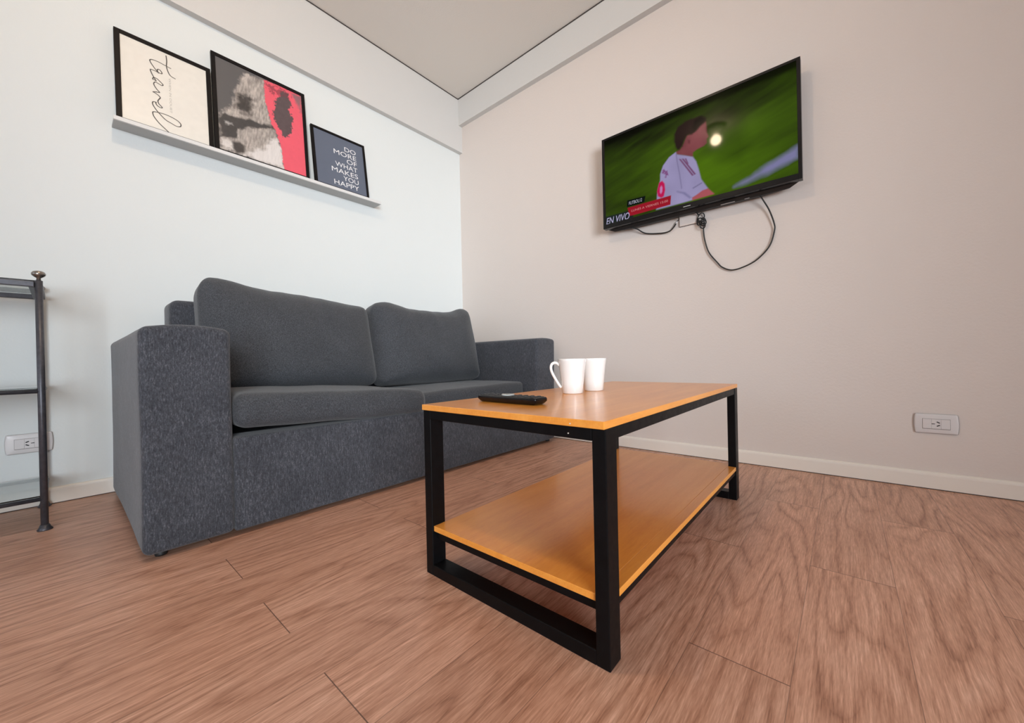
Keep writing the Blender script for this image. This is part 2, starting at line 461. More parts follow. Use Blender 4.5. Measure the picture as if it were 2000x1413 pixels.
# ------------------------------------------------------------ ceiling lamp (out of frame, mirrored in the tv glass)
LP = Vector((0.153, 0.869, 2.50))
lamp = empty('ceiling_lamp', (LP.x, LP.y, ZC), 'round white ceiling lamp with a warm glowing globe, mirrored in the television', 'lamp')
bm = bmesh.new(); lathe(bm, [(0, 0), (0.075, 0), (0.08, -0.012), (0.07, -0.03), (0.03, -0.045), (0.025, -0.075), (0, -0.075)], (LP.x, LP.y, ZC), 32)
link('lamp_base', bm, M_white, lamp)
bm = bmesh.new(); bmesh.ops.create_uvsphere(bm, u_segments=32, v_segments=16, radius=0.043)
xform(bm, Matrix.Translation(LP))
for f in bm.faces: f.smooth = True
link('lamp_globe', bm, glow('warm_globe', (1.0, 0.76, 0.52), 290.0), lamp)

# ------------------------------------------------------------ sofa
sofa = empty('sofa', (1.09, 1.88, 0), 'charcoal grey two-seat fabric sofa with square arms against the pale wall', 'sofa')
SF, SB = 1.414, 2.325                       # front and back planes
def soft(name, c, size, r, fn=None, n=18, edge=4, rot=None, parent=sofa, mt=None):
    bm = softbox(size, r, fn, n, edge)
    M_ = Matrix.Translation(Vector(c))
    if rot is not None: M_ = M_ @ rot
    xform(bm, M_)
    return link(name, bm, mt or M_fab, parent, True)
def arm_fn(top, inward=0.0):
    def f(p, u):
        if p.z > 0: p.z += top*(1-u.x*u.x)*max(0, (u.z-0.5)*2)
        p.x += inward*(-0.5*u.z)
        nz = mnoise.noise(Vector((p.x*3, p.y*3, p.z*3)))*0.004
        p += Vector((nz if abs(u.x) > 0.8 else 0, nz if abs(u.y) > 0.9 else 0, 0))
        return p
    return f
h = 0.616; soft('armrest', (0.236, (SF+SB)/2, 0.014+h/2), (0.206, SB-SF, h), 0.019, arm_fn(0.012), 24)
h = 0.634; soft('armrest', (1.966, (SF+SB)/2, 0.014+h/2), (0.196, SB-SF, h), 0.019, arm_fn(0.008, -0.02), 24)
soft('front_panel', (1.1035, SF+0.05+0.003, 0.014+0.1435), (1.530, 0.1, 0.287), 0.008, None, 24)
soft('seat_base', (1.1035, 1.86, 0.014+0.118), (1.530, 0.70, 0.236), 0.008, None, 12)
soft('backrest', (1.0785, 2.235, 0.51), (1.555, 0.17, 0.60), 0.034, None, 20)
# piping along the arm front edges
def piping(pts, parent):
    bm = bmesh.new(); tube(bm, catmull(pts, 6), 0.003, 8); return link('piping', bm, M_fab, parent, True)
def loosefn(hx, hy, hz, crown, sag=0.0, lift=(0, 0), seed=0, wr=0.004):
    def f(p, u):
        k = (1-u.x**4)*(1-u.y**4)
        p.z += math.copysign(crown*(1-u.x**2*0.9)*(1-u.y**2*0.8), p.z)*min(1, abs(u.z)*1.4)
        p.z += lift[0]*(1-u.x)/2 + lift[1]*(1+u.x)/2
        q = Vector((p.x*7+seed, p.y*7, p.z*7)); p += Vector((0, mnoise.noise(q)*wr, mnoise.noise(q+Vector((5, 5, 5)))*wr))
        # rounded plan corners
        if u.x > 0.85 and u.y < 0: p.y += 0.02*(u.x-0.85)/0.15*abs(u.y)
        return p
    return f
def seat(c, size, r, crown, lift, seed):
    return soft('seat_cushion', c, size, r, loosefn(*[s/2 for s in size], crown, 0, lift, seed), 24, 6, mt=M_cush)
seat((0.706, 1.735, 0.362), (0.732, 0.66, 0.105), 0.040, 0.012, (0.020, -0.018), 1.0)
seat((1.470, 1.79, 0.333), (0.790, 0.60, 0.100), 0.026, 0.008, (-0.010, 0.006), 7.0)

def backcush(c, size, r, tilt, outline, seed, wr=0.006, crown=0.045):
    """thickness along Y; outline(u) gives the top line lift"""
    hx, hy, hz = [s/2 for s in size]
    def f(p, u):
        k = (1-u.x**2)**0.5*(1-u.z**2)**0.5 if abs(u.x) < 1 and abs(u.z) < 1 else 0
        p.y += math.copysign(crown*k, p.y)*min(1, abs(u.y)*1.5)
        # thin pinched rim
        e = max(abs(u.x), abs(u.z)); p.y *= 1-0.38*max(0, (e-0.55)/0.45)**2
        if u.z > 0: p.z += outline(u.x)*u.z**2
        # radial puckers along the top seam
        if u.z > 0.35: p.y += 0.005*(u.z-0.35)*math.sin(u.x*26+seed+3*mnoise.noise(Vector((u.x*3, seed, 0))))*(1-abs(u.x))
        q = Vector((p.x*6+seed, p.y*6, p.z*6)); p += Vector((mnoise.noise(q)*wr*0.6, mnoise.noise(q+Vector((3, 9, 2)))*wr, mnoise.noise(q+Vector((8, 1, 4)))*wr))
        return p
    return soft('back_cushion', c, size, r, f, 26, 6, Matrix.Rotation(tilt, 4, 'X'), mt=M_cush)
bump_ = lambda x, c, w: math.exp(-((x-c)/w)**2)
# left cushion: proud left corner, falling to the right
backcush((0.738, 2.00, 0.605), (0.745, 0.19, 0.425), 0.05, -0.22, lambda x: 0.048-0.012*x+0.026*bump_(x, -0.8, 0.28)-0.020*(x > 0)*x-0.004, 2.0)
backcush((1.480, 1.965, 0.600), (0.745, 0.19, 0.425), 0.05, -0.20, lambda x: 0.030+0.030*bump_(x, -0.72, 0.25)+0.040*bump_(x, 0.84, 0.24)-0.004, 11.0)
for (x, y) in ((0.172, 1.452), (2.02, 1.452), (0.172, 2.28), (2.02, 2.28)):
    bm = bmesh.new(); lathe(bm, [(0, 0), (0.013, 0), (0.014, 0.004), (0.012, 0.018), (0, 0.018)], (x, y, 0), 20); link('foot', bm, M_tvm, sofa)

# ------------------------------------------------------------ coffee table
tab = empty('coffee_table', (1.09, 0.545, 0), 'rectangular two-tier coffee table with orange-brown wood boards on a black steel frame', 'table')
TX0, TX1, TY0, TY1, TZ = 0.576, 1.612, 0.300, 0.791, 0.416
def part(name, a, b, mt, parent, bevel=0.0, seg=2):
    bm = bmesh.new(); box(bm, a, b, bevel, seg); return link(name, bm, mt, parent)
part('tabletop', (TX0, TY0, TZ-0.0135), (TX1, TY1, TZ), M_twood, tab, 0.0012)
LW, LD = 0.026, 0.040       # width in Y, depth in X of the leg tube
x0, x1, y0, y1 = 0.581, 1.607, 0.300, 0.792
zt = TZ-0.0135
for (xa) in (x0, x1-LD):
    for ya in (y0, y1-LW):
        part('leg', (xa, ya, 0.0), (xa+LD, ya+LW, zt), M_black, tab, 0.0018)
    part('foot_rail', (xa, y0+LW, 0.0), (xa+LD, y1-LW, 0.026), M_black, tab, 0.0015)
    part('top_rail', (xa, y0+LW, zt-0.022), (xa+LD, y1-LW, zt), M_black, tab, 0.0015)
for ya in (y0+0.002, y1-0.022):
    part('side_rail', (x0+LD, ya, zt-0.022), (x1-LD, ya+0.02, zt), M_black, tab, 0.0015)
SZ = 0.120                                  # top of the lower board
for ya in (y0+0.004, y1-0.020):
    part('shelf_rail', (x0+LD, ya, SZ-0.029), (x1-LD, ya+0.016, SZ-0.013), M_black, tab, 0.0012)
for xa in (x0+0.012, x1-0.028):
    part('shelf_rail', (xa, y0+LW, SZ-0.033), (xa+0.016, y1-LW, SZ-0.013), M_black, tab, 0.0012)
part('shelf_board', (x0+0.004, y0+LW+0.0005, SZ-0.013), (x1-0.004, y1-LW-0.0005, SZ), M_twood, tab, 0.001)
bm = bmesh.new(); box(bm, (x0+LD+0.001, y0+0.001, SZ-0.013), (x1-LD-0.001, y0+LW+0.0005, SZ), 0.001)
link('shelf_edge', bm, M_twood, tab)
# paint chips
def chip(parent, c, n, s, mt):
    bm = bmesh.new(); random.seed(int(c[1]*1000)); n = Vector(n); a = n.orthogonal().normalized(); b = n.cross(a)
    vs_ = [bm.verts.new(Vector(c)+n*0.0004+(a*math.cos(t)+b*math.sin(t))*s*random.uniform(0.6, 1.2)) for t in [i*PI/4 for i in range(8)]]
    f = bm.faces.new(vs_); f.normal_update()
    if f.normal.dot(n) < 0: f.normal_flip()
    return link('paint_chip', bm, mt, parent)
M_chip = mat('bare_chip', (0.75, 0.70, 0.62), 0.6)
chip(tab, (TX0, 0.365, 0.4075), (-1, 0, 0), 0.0016, M_chip)
chip(tab, (x0, 0.372, 0.389), (-1, 0, 0), 0.0015, M_chip)

# ------------------------------------------------------------ mugs
def make_mug(loc, hrot, label):
    t = empty('mug', loc, label, 'mug', 'white mugs on the coffee table')
    prof = [(0, 0.002), (0.0255, 0.002), (0.027, 0), (0.0298, 0.0005), (0.0310, 0.003), (0.0335, 0.03), (0.0375, 0.066), (0.0415, 0.096),
            (0.0424, 0.1035), (0.0418, 0.1048), (0.0408, 0.1042), (0.0398, 0.098), (0.0355, 0.062), (0.0315, 0.028), (0.028, 0.007), (0, 0.005)]
    bm = bmesh.new(); lathe(bm, prof, loc, 48); link('mug_body', bm, M_china, t, True)
    pts = [(0.0385, 0, 0.0845), (0.0440, 0, 0.0910), (0.0530, 0, 0.0935), (0.0610, 0, 0.0890), (0.0640, 0, 0.0790),
           (0.0615, 0, 0.0660), (0.0540, 0, 0.0500), (0.0450, 0, 0.0340), (0.0385, 0, 0.0235), (0.0335, 0, 0.0185)]
    R = Matrix.Translation(Vector(loc)) @ Matrix.Rotation(hrot, 4, 'Z')
    bm = bmesh.new(); tube(bm, catmull([R @ Vector(p) for p in pts], 6), 0.0042, 14); link('handle', bm, M_china, t, True)
    return t
make_mug((1.0088, 0.628, TZ), math.atan2(0.758, -0.652), 'white tapered mug in front, its handle out to the left, nearer the remote')
make_mug((1.128, 0.622, TZ), math.atan2(0.65, 0.76), 'white tapered mug standing behind the other mug, handle out of sight')

# ------------------------------------------------------------ remote control
RM = Matrix.Translation(Vector((0.716, 0.622, TZ))) @ Matrix.Rotation(math.radians(-2.0), 4, 'Z')
rem = empty('remote_control', (0.716, 0.622, TZ), 'black slim remote control lying on the tabletop beside the mugs', 'remote control')
def rem_fn(p, u):
    # hull: keel narrower than the deck, boat-shaped ends
    k = 1-0.22*max(0, -u.z); p.x *= k
    if u.z < 0: p.y *= 1-0.09*(-u.z)
    p.x *= 1-0.10*u.y**4
    return p
bm = softbox((0.050, 0.192, 0.017), 0.004, rem_fn, 12, 4)
xform(bm, RM @ Matrix.Translation((0, 0, 0.0085))); link('body', bm, M_tvb, rem, True)
bm = bmesh.new(); box(bm, (-0.020, -0.088, 0.0165), (0.020, 0.088, 0.0180), 0.0006); xform(bm, RM); link('keypad', bm, M_tvm, rem)
M_btn = mat('dark_grey_rubber', (0.05, 0.05, 0.052), 0.45); M_btl = mat('pale_grey_button', (0.45, 0.47, 0.46), 0.4)
for r_ in range(9):
    if r_ in (4, 5): continue
    for c_ in range(3):
        bm = bmesh.new(); cx = (c_-1)*0.0125; cy = -0.078+r_*0.0195
        box(bm, (cx-0.0045, cy-0.0035, 0.018), (cx+0.0045, cy+0.0035, 0.0197), 0.0012); xform(bm, RM); link('button', bm, M_btn, rem)
bm = bmesh.new(); lathe(bm, [(0.007, 0.018), (0.0165, 0.018), (0.0165, 0.0200), (0.0155, 0.0208), (0.008, 0.0208), (0.007, 0.018)], (0, 0.0095, 0), 28); xform(bm, RM); link('navigation_ring', bm, M_btl, rem, True)
bm = bmesh.new(); lathe(bm, [(0.0055, 0.018), (0.0055, 0.0203), (0.004, 0.0209), (0, 0.0209)], (0, 0.0095, 0), 20); xform(bm, RM); link('ok_button', bm, M_btn, rem, True)

# ------------------------------------------------------------ picture ledge and frames
led = empty('picture_ledge', (0.763, YW, 1.55), 'long white picture ledge on the wall above the sofa holding three frames', 'shelf')
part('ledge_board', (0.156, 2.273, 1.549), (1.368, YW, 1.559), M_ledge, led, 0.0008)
part('ledge_lip', (0.156, 2.263, 1.549), (1.368, 2.273, 1.5655), M_shelfp, led, 0.0008)

def frame_matrix(x, yb, zb, yt, zt):
    up = Vector((0, yt-yb, zt-zb)).normalized(); ax = Vector((1, 0, 0)); nn = ax.cross(up)     # nn points to the room (-Y)
    M_ = Matrix((ax, up, nn)).transposed().to_4x4(); M_.translation = Vector((x, yb, zb)); return M_
def make_frame(x, yb, yt, zt, w, hh, rail, label, fn, nx, ny, matname, extra=None):
    FM = frame_matrix(x, yb, 1.560, yt, zt); dpt = 0.016
    t = empty('framed_print', (x+w/2, yb, 1.560), label, 'picture', 'framed prints on the picture ledge')
    bm = bmesh.new(); bv = 0.0008
    box(bm, (0, 0, -dpt), (rail, hh, 0), bv); box(bm, (w-rail, 0, -dpt), (w, hh, 0), bv)
    box(bm, (rail, 0, -dpt), (w-rail, rail, 0), bv); box(bm, (rail, hh-rail, -dpt), (w-rail, hh, 0), bv)
    xform(bm, FM); link('frame', bm, M_blackframe, t)
    iw, ih = w-2*rail, hh-2*rail
    bm = picture_bm(iw, ih, nx, ny, lambda A, B: fn(A+rail, B+rail))
    xform(bm, Matrix.Translation((rail, rail, -0.004)))
    if extra: extra(bm)
    xform(bm, FM); mats = [vcol(matname, 0, 0.35, 0.15)]
    if extra: mats += extra.mats
    link('print', bm, mats, t)
    bm = bmesh.new(); box(bm, (rail*0.5, rail*0.5, -dpt-0.001), (w-rail*0.5, hh-rail*0.5, -0.009)); xform(bm, FM); link('backing_board', bm, mat('brown_board', (0.2, 0.13, 0.08), 0.8), t)
    return t

# 1: handwritten word, turned on its side
TRAVEL = [
[(0.1674,0.3853),(0.169,0.3581),(0.1675,0.3341),(0.1711,0.3131),(0.18,0.2951),(0.1978,0.2893)],
[(0.1835,0.331),(0.1647,0.3341),(0.1415,0.3382),(0.121,0.3372),(0.1118,0.3306),(0.1148,0.3189),(0.1267,0.3001),(0.1377,0.2871),(0.1399,0.2845),(0.1367,0.2897),(0.1358,0.299),(0.1428,0.3031),(0.1506,0.2929),(0.1492,0.2873),(0.14,0.2868),(0.1286,0.2883),(0.1151,0.2884),(0.1122,0.2836),(0.1167,0.2685),(0.1252,0.2508),(0.13,0.2422),(0.1251,0.2443),(0.1187,0.2446),(0.1219,0.2538),(0.1322,0.2548),(0.1434,0.2465),(0.1528,0.2364),(0.1475,0.2309),(0.1361,0.2343),(0.1271,0.2357),(0.1219,0.228),(0.1231,0.2175),(0.1318,0.2029),(0.14,0.1938),(0.1303,0.1908),(0.1177,0.185),(0.1233,0.1838),(0.1345,0.1786),(0.1415,0.17),(0.1374,0.1608),(0.1332,0.1505),(0.1356,0.1389),(0.1467,0.1269),(0.1419,0.1229),(0.1307,0.1268),(0.1259,0.1356),(0.127,0.1409),(0.122,0.1406),(0.1156,0.1366),(0.1159,0.1241),(0.1255,0.1066),(0.1387,0.0907),(0.1566,0.0737),(0.1751,0.0663),(0.1939,0.0604),(0.2073,0.065),(0.2089,0.0773),(0.1996,0.0877),(0.1807,0.095),(0.1573,0.0983),(0.1343,0.0966),(0.1184,0.0928),(0.1142,0.0866),(0.1177,0.0709),(0.1307,0.0517),(0.1484,0.0345),(0.1665,0.0186)],
]
def paper(A, B):
    n = fbm(A*14, B*14, 5, 3)[..., None]; m_ = fbm(A*60, B*60, 9, 2)[..., None]
    c = srgb((236, 232, 222))*(1-0.10*n)+srgb((238, 224, 220))*0.10*n
    return c*(0.97+0.05*m_)
class E1: pass
def ribbon(bm, pts, wd, z, mi):
    P = catmull([(a, b, 0) for a, b in pts], 5); prev = None
    for i, p in enumerate(P):
        a = P[max(0, i-1)]; b = P[min(len(P)-1, i+1)]; t = (b-a)
        if t.length < 1e-7: continue
        t.normalize(); nrm = Vector((-t.y, t.x, 0)); w_ = wd*(1+0.35*abs(t.y))
        q = (bm.verts.new(Vector((p.x, p.y, z))+nrm*w_), bm.verts.new(Vector((p.x, p.y, z))-nrm*w_))
        if prev:
            f = bm.faces.new((prev[0], prev[1], q[1], q[0])); f.material_index = mi; f.normal_update()
            if f.normal.z < 0: f.normal_flip()
        prev = q
class _E:
    def __init__(s, fn, mats): s.fn = fn; s.mats = mats
    def __call__(s, bm): s.fn(bm)
def ex1(bm):
    for i, st in enumerate(TRAVEL): ribbon(bm, st, 0.0015, -0.0036+0.00005*i, 1)
    tb = text_bm('WHEN IN DOUBT', w=0.166, h=0.0075)
    xform(tb, Matrix.Translation((0.173, 0.281, -0.0036)) @ Matrix.Rotation(-PI/2, 4, 'Z')); merge(bm, tb, 2)
make_frame(0.166, 2.285, 2.325, 1.970, 0.330, 0.413, 0.018, 'black frame with cream print of a handwritten word turned sideways, first on the ledge',
           paper, 60, 70, 'cream_paper', _E(ex1, [mat('ink_grey', lin(84, 80, 76), 0.6), mat('ink_pale', lin(186, 182, 174), 0.6)]))

# 2: grey animal close-up with torn red paint
P2 = {
'fur':[(0.1427,0.4756),(0.2276,0.481),(0.2367,0.3467),(0.25,0.2511),(0.2712,0.2219),(0.2845,0.1594),(0.2998,0.1316),(0.3017,0.0174),(0.1226,0.0229),(0.022,0.015),(0.0212,0.0763),(0.0245,0.1932),(0.0491,0.237),(0.079,0.2658),(0.0936,0.3472),(0.1237,0.4339)],
'muzzle':[(0.0222,0.1787),(0.0445,0.2121),(0.0873,0.2106),(0.1516,0.2279),(0.2063,0.2304),(0.2726,0.2471),(0.2674,0.23),(0.213,0.2048),(0.1416,0.1811),(0.0955,0.1505),(0.0896,0.1023),(0.0566,0.0876),(0.0249,0.0824)],
'eye':[(0.0926,0.3235),(0.1198,0.352),(0.1504,0.359),(0.1727,0.3424),(0.1668,0.3014),(0.1493,0.2596),(0.1148,0.2471),(0.0972,0.266)],
'pale':[(0.1264,0.0244),(0.1667,0.0711),(0.2073,0.0975),(0.2469,0.1576),(0.2767,0.1706),(0.2998,0.1316),(0.3017,0.0174)],
'nostril':[(0.0703,0.0757),(0.1034,0.0856),(0.125,0.072),(0.1196,0.0377),(0.0859,0.0238),(0.0725,0.0452)],
'white':[(0.0316,0.0765),(0.0668,0.0764),(0.0739,0.0368),(0.0434,0.0284),(0.0267,0.0434)],
'glint':[(0.0426,0.1685),(0.0747,0.1726),(0.0779,0.1628),(0.0492,0.1582)],
'red':[(0.2287,0.488),(0.4131,0.4997),(0.4214,0.009),(0.3036,0.0132),(0.298,0.0623),(0.2976,0.1307),(0.2866,0.1603),(0.2784,0.2007),(0.2712,0.2219),(0.2521,0.2521),(0.2429,0.3109),(0.2278,0.3713)],
'blot':[(0.2767,0.3969),(0.2995,0.4239),(0.3104,0.4648),(0.3458,0.4739),(0.3479,0.4343),(0.3644,0.4122),(0.3448,0.3819),(0.36,0.3387),(0.3556,0.2657),(0.3347,0.2111),(0.3083,0.2043),(0.2893,0.245),(0.2662,0.2832),(0.2642,0.3215),(0.2785,0.3533)],
'streak':[(0.2435,0.4727),(0.2854,0.4762),(0.3419,0.482),(0.3449,0.4581),(0.3006,0.4445),(0.262,0.4336)],
'corner':[(0.3641,0.4812),(0.415,0.4929),(0.4087,0.3935),(0.3884,0.4348)],
}
def animal(A, B):
    img = np.zeros(A.shape+(3,)) + srgb((96, 94, 94))*(0.9+0.2*fbm(A*8, B*8, 2, 2))[..., None]
    th = 0.35; U = A*math.cos(th)-B*math.sin(th)*0.4; Vv = B
    fib = fbm(U*190, Vv*34, 21, 4); fib2 = fbm(A*70, B*60, 31, 3)
    furc = srgb((196, 186, 178))*(0.30+1.05*fib*(0.45+0.75*fib2))[..., None]
    img = over(img, mask(A, B, P2['fur'], 0.008, 0.012, 90, 3), furc)
    img = over(img, mask(A, B, P2['pale'], 0.010, 0.018, 60, 4), srgb((226, 220, 216))*(0.86+0.2*fib)[..., None])
    img = over(img, mask(A, B, P2['eye'], 0.018, 0.02, 70, 6)*0.95, srgb((58, 54, 52))*(0.7+0.6*fib)[..., None])
    img = over(img, mask(A, B, P2['muzzle'], 0.005, 0.008, 60, 8), srgb((72, 69, 68))*(0.8+0.35*fib2)[..., None])
    img = over(img, mask(A, B, P2['glint'], 0.006, 0.008, 120, 9)*0.8, srgb((190, 186, 182)))
    img = over(img, mask(A, B, P2['white'], 0.006, 0.010, 80, 10), srgb((225, 218, 212))*(0.75+0.5*fib2)[..., None])
    img = over(img, mask(A, B, P2['nostril'], 0.006, 0.004, 80, 12), srgb((74, 70, 68))*(0.8+0.3*fib2)[..., None])
    img = over(img, mask(A, B, P2['red'], 0.0015, 0.006, 170, 14), srgb((236, 96, 112))*(0.96+0.06*fib2)[..., None])
    img = over(img, mask(A, B, P2['blot'], 0.0025, 0.014, 120, 17), srgb((92, 78, 80))*(0.85+0.3*fib2)[..., None])
    img = over(img, mask(A, B, P2['streak'], 0.008, 0.035, 110, 19)*0.7, srgb((120, 56, 66)))
    img = over(img, mask(A, B, P2['corner'], 0.010, 0.012, 90, 23)*0.85, srgb((122, 104, 108)))
    return img
make_frame(0.499, 2.275, 2.325, 2.068, 0.432, 0.510, 0.017, 'largest black frame, grey animal face with torn red paint, middle of the ledge',
           animal, 190, 220, 'animal_print')

# 3: slogan
LINES = [('DO', 0.194, 0.271, 0.300), ('MORE', 0.125, 0.232, 0.262), ('OF', 0.202, 0.1935, 0.2235), ('WHAT', 0.128, 0.154, 0.184),
         ('MAKES', 0.1035, 0.1130, 0.143), ('YOU', 0.1706, 0.0735, 0.1035), ('HAPPY', 0.1115, 0.0335, 0.0635)]
def slate(A, B): return np.zeros(A.shape+(3,)) + srgb((98, 106, 122))*(0.97+0.06*fbm(A*20, B*20, 3, 2))[..., None]
def ex3(bm):
    for i, (s, a, b, c) in enumerate(LINES):
        tb = text_bm(s, w=0.2665-a, h=c-b); xform(tb, Matrix.Translation((a, b, -0.0037))); merge(bm, tb, 1)
make_frame(0.962, 2.272, 2.325, 1.920, 0.329, 0.362, 0.014, 'smallest black frame, slate blue print with white capital lettering, last on the ledge',
           slate, 24, 26, 'slate_print', _E(ex3, [mat('white_print', lin(238, 238, 238), 0.5)]))

# ------------------------------------------------------------ television
TVX = 2.05; TY_L = 1.0445; TZ_B = 1.262; TWID, THGT = 0.920, 0.514
tv = empty('television', (XW, 0.585, 1.515), 'wall-mounted black flat television showing a football match', 'television')
# local frame: a to the picture's right (world -Y), b up, n towards the room (-X)
TM = Matrix((Vector((0, -1, 0)), Vector((0, 0, 1)), Vector((-1, 0, 0)))).transposed().to_4x4(); TM.translation = Vector((TVX, TY_L, 1.268))
def tvpart(name, boxes, mt, bevel=0.0, parent=tv, seg=2):
    bm = bmesh.new()
    for a, b in boxes: box(bm, a, b, bevel, seg)
    xform(bm, TM); return link(name, bm, mt, parent)
b0, b1 = -0.006, 0.508
sa0, sa1, sb0, sb1 = 0.016, 0.906, 0.019, 0.496
tvpart('bezel', [((0, b0, -0.032), (sa0, b1, 0.002)), ((sa1, b0, -0.032), (TWID, b1, 0.002)),
                 ((sa0, sb1, -0.032), (sa1, b1, 0.002)), ((sa0, b0, -0.032), (sa1, sb0, 0.002))], M_tvb, 0.0012)
# rear housing: tapers towards the wall, lower edge slopes up at the ends
bm = bmesh.new()
def sect(z, a0, a1, lo, hi, cut):
    return [bm.verts.new((a, b, z)) for a, b in ((a0, lo+cut), (a0+cut*1.6, lo), (a1-cut*1.6, lo), (a1, lo+cut), (a1, hi), (a0, hi))]
S1 = sect(-0.030, 0.004, TWID-0.004, b0+0.004, b1-0.004, 0.002); S2 = sect(-0.045, 0.02, TWID-0.02, b0-0.013, b1-0.02, 0.018); S3 = sect(-0.072, 0.11, TWID-0.12, b0-0.012, b1-0.08, 0.03)
for A_, B_ in ((S1, S2), (S2, S3)):
    for i in range(6): bm.faces.new((A_[i], A_[(i+1) % 6], B_[(i+1) % 6], B_[i]))
bm.faces.new(S1[::-1]); bm.faces.new(S3); bmesh.ops.recalc_face_normals(bm, faces=bm.faces)
xform(bm, TM); link('rear_housing', bm, M_tvm, tv)
tvpart('wall_bracket', [((0.36, 0.12, -0.0885), (0.56, 0.40, -0.0725))], M_tvm, 0.001)
tvpart('maker_mark', [((0.440, 0.0015, 0.0021), (0.474, 0.0045, 0.0026))], M_lbl)
tvpart('sticker', [((0.60, -0.0188, -0.047), (0.66, -0.0182, -0.036))], M_lbl)
tvpart('sticker', [((0.70, -0.0188, -0.047), (0.72, -0.0182, -0.038))], M_lbl)

SC = {
'shirt':[(0.4086,0.291),(0.3747,0.2769),(0.3437,0.2446),(0.3286,0.2062),(0.3271,0.1714),(0.317,0.1434),(0.3099,0.1038),(0.3042,0.0261),(0.3817,0.0256),(0.4855,0.0265),(0.4857,0.0382),(0.555,0.0624),(0.5256,0.116),(0.5139,0.1724),(0.5037,0.2111),(0.4894,0.2378),(0.4523,0.2579),(0.4142,0.2768)],
'arm':[(0.482,0.0393),(0.5006,0.0457),(0.53,0.0603),(0.555,0.0624),(0.5824,0.0273),(0.4817,0.0256)],
'skin':[(0.4086,0.291),(0.4142,0.2768),(0.4523,0.2579),(0.4894,0.2378),(0.4899,0.2593),(0.5084,0.2681),(0.5411,0.2734),(0.5537,0.2821),(0.553,0.3016),(0.5613,0.3098),(0.5546,0.3317),(0.5534,0.3629),(0.5503,0.3873),(0.5289,0.3923),(0.4991,0.3578),(0.4617,0.3529),(0.4459,0.3192),(0.4301,0.2972)],
'hair':[(0.4146,0.2989),(0.4036,0.3353),(0.4026,0.3843),(0.4207,0.4133),(0.4555,0.4269),(0.493,0.4269),(0.5295,0.4231),(0.5472,0.4098),(0.5539,0.3896),(0.5432,0.3864),(0.525,0.3784),(0.5065,0.3587),(0.4879,0.3505),(0.4655,0.3554),(0.4499,0.3336),(0.4418,0.3088),(0.4262,0.2946)],
'hairdark':[(0.4884,0.3778),(0.5001,0.4122),(0.5295,0.4231),(0.5524,0.4018),(0.5431,0.3826),(0.5213,0.3722),(0.4991,0.3578)],
'ear':[(0.4688,0.3303),(0.478,0.3228),(0.4759,0.3078),(0.4685,0.3146)],
'st1':[(0.4234,0.2506),(0.4311,0.2479),(0.4914,0.1467),(0.484,0.1463)],
'st2':[(0.4368,0.2474),(0.4452,0.2445),(0.5014,0.1493),(0.4944,0.1484)],
'st3':[(0.4513,0.2431),(0.4577,0.2408),(0.4684,0.2116),(0.4635,0.2125)],
'seam':[(0.4084,0.281),(0.4123,0.2796),(0.4172,0.2334),(0.4269,0.1738),(0.4351,0.099),(0.432,0.0979),(0.4231,0.1751),(0.4134,0.2348)],
'num_out':[(0.3381,0.1679),(0.35,0.1497),(0.3521,0.1161),(0.3446,0.0854),(0.3302,0.0813),(0.3139,0.0943),(0.3103,0.1204),(0.3215,0.1628)],
'num_in':[(0.3335,0.1445),(0.3386,0.1326),(0.337,0.1124),(0.3306,0.1019),(0.3246,0.112),(0.3264,0.1364)],
'sleeve':[(0.4847,0.0858),(0.5271,0.1),(0.5288,0.0956),(0.4884,0.0815)],
'wr':[(0.4106,0.0924),(0.4488,0.0749),(0.4783,0.0404),(0.4708,0.0386),(0.4411,0.0692),(0.4105,0.0883)],
'name':[(0.3413,0.2248),(0.3493,0.22),(0.371,0.1902),(0.3586,0.1778),(0.3547,0.1812),(0.361,0.1955),(0.3389,0.207)],
'line':[(0.9033,0.1352),(0.9113,0.138),(0.9105,0.0859),(0.8166,0.0591),(0.7166,0.0393),(0.6667,0.0359),(0.7279,0.0608),(0.7916,0.0919)],
'head_sh':[(0.5442,0.4503),(0.6393,0.4279),(0.6897,0.3928),(0.715,0.2625),(0.7301,0.1941),(0.691,0.1455),(0.5999,0.184),(0.5285,0.2696),(0.5178,0.3677)],
'black':[(0.1465,0.1202),(0.2491,0.1165),(0.2413,0.085),(0.1432,0.0839)],
'red':[(0.1469,0.0792),(0.3811,0.08),(0.3769,0.0333),(0.182,0.0305),(0.1572,0.0334)],
'navy':[(0.0086,0.0632),(0.1578,0.0607),(0.1797,0.0359),(0.1764,-0.0013),(0.0044,0.0016)],
'vivo':[(0.0139,0.0568),(0.021,0.0077),(0.1747,0.0348),(0.1666,0.0059)],
'ft':[(0.1539,0.1097),(0.156,0.0911),(0.2323,0.1109),(0.2295,0.0918)],
'lun':[(0.1679,0.0628),(0.1701,0.0503),(0.3666,0.063),(0.3663,0.0519)],
'scrn':[(0.0269,0.4551),(0.0169,0.013),(0.9107,0.4688),(0.9074,0.033)],
'logo':[(0.4429,0.002),(0.4721,0.0042)],
'strip':[(0.6091,-0.0266),(0.6774,-0.0291),(0.7543,-0.0304)],
'glow':[(0.5931,0.307)],
}
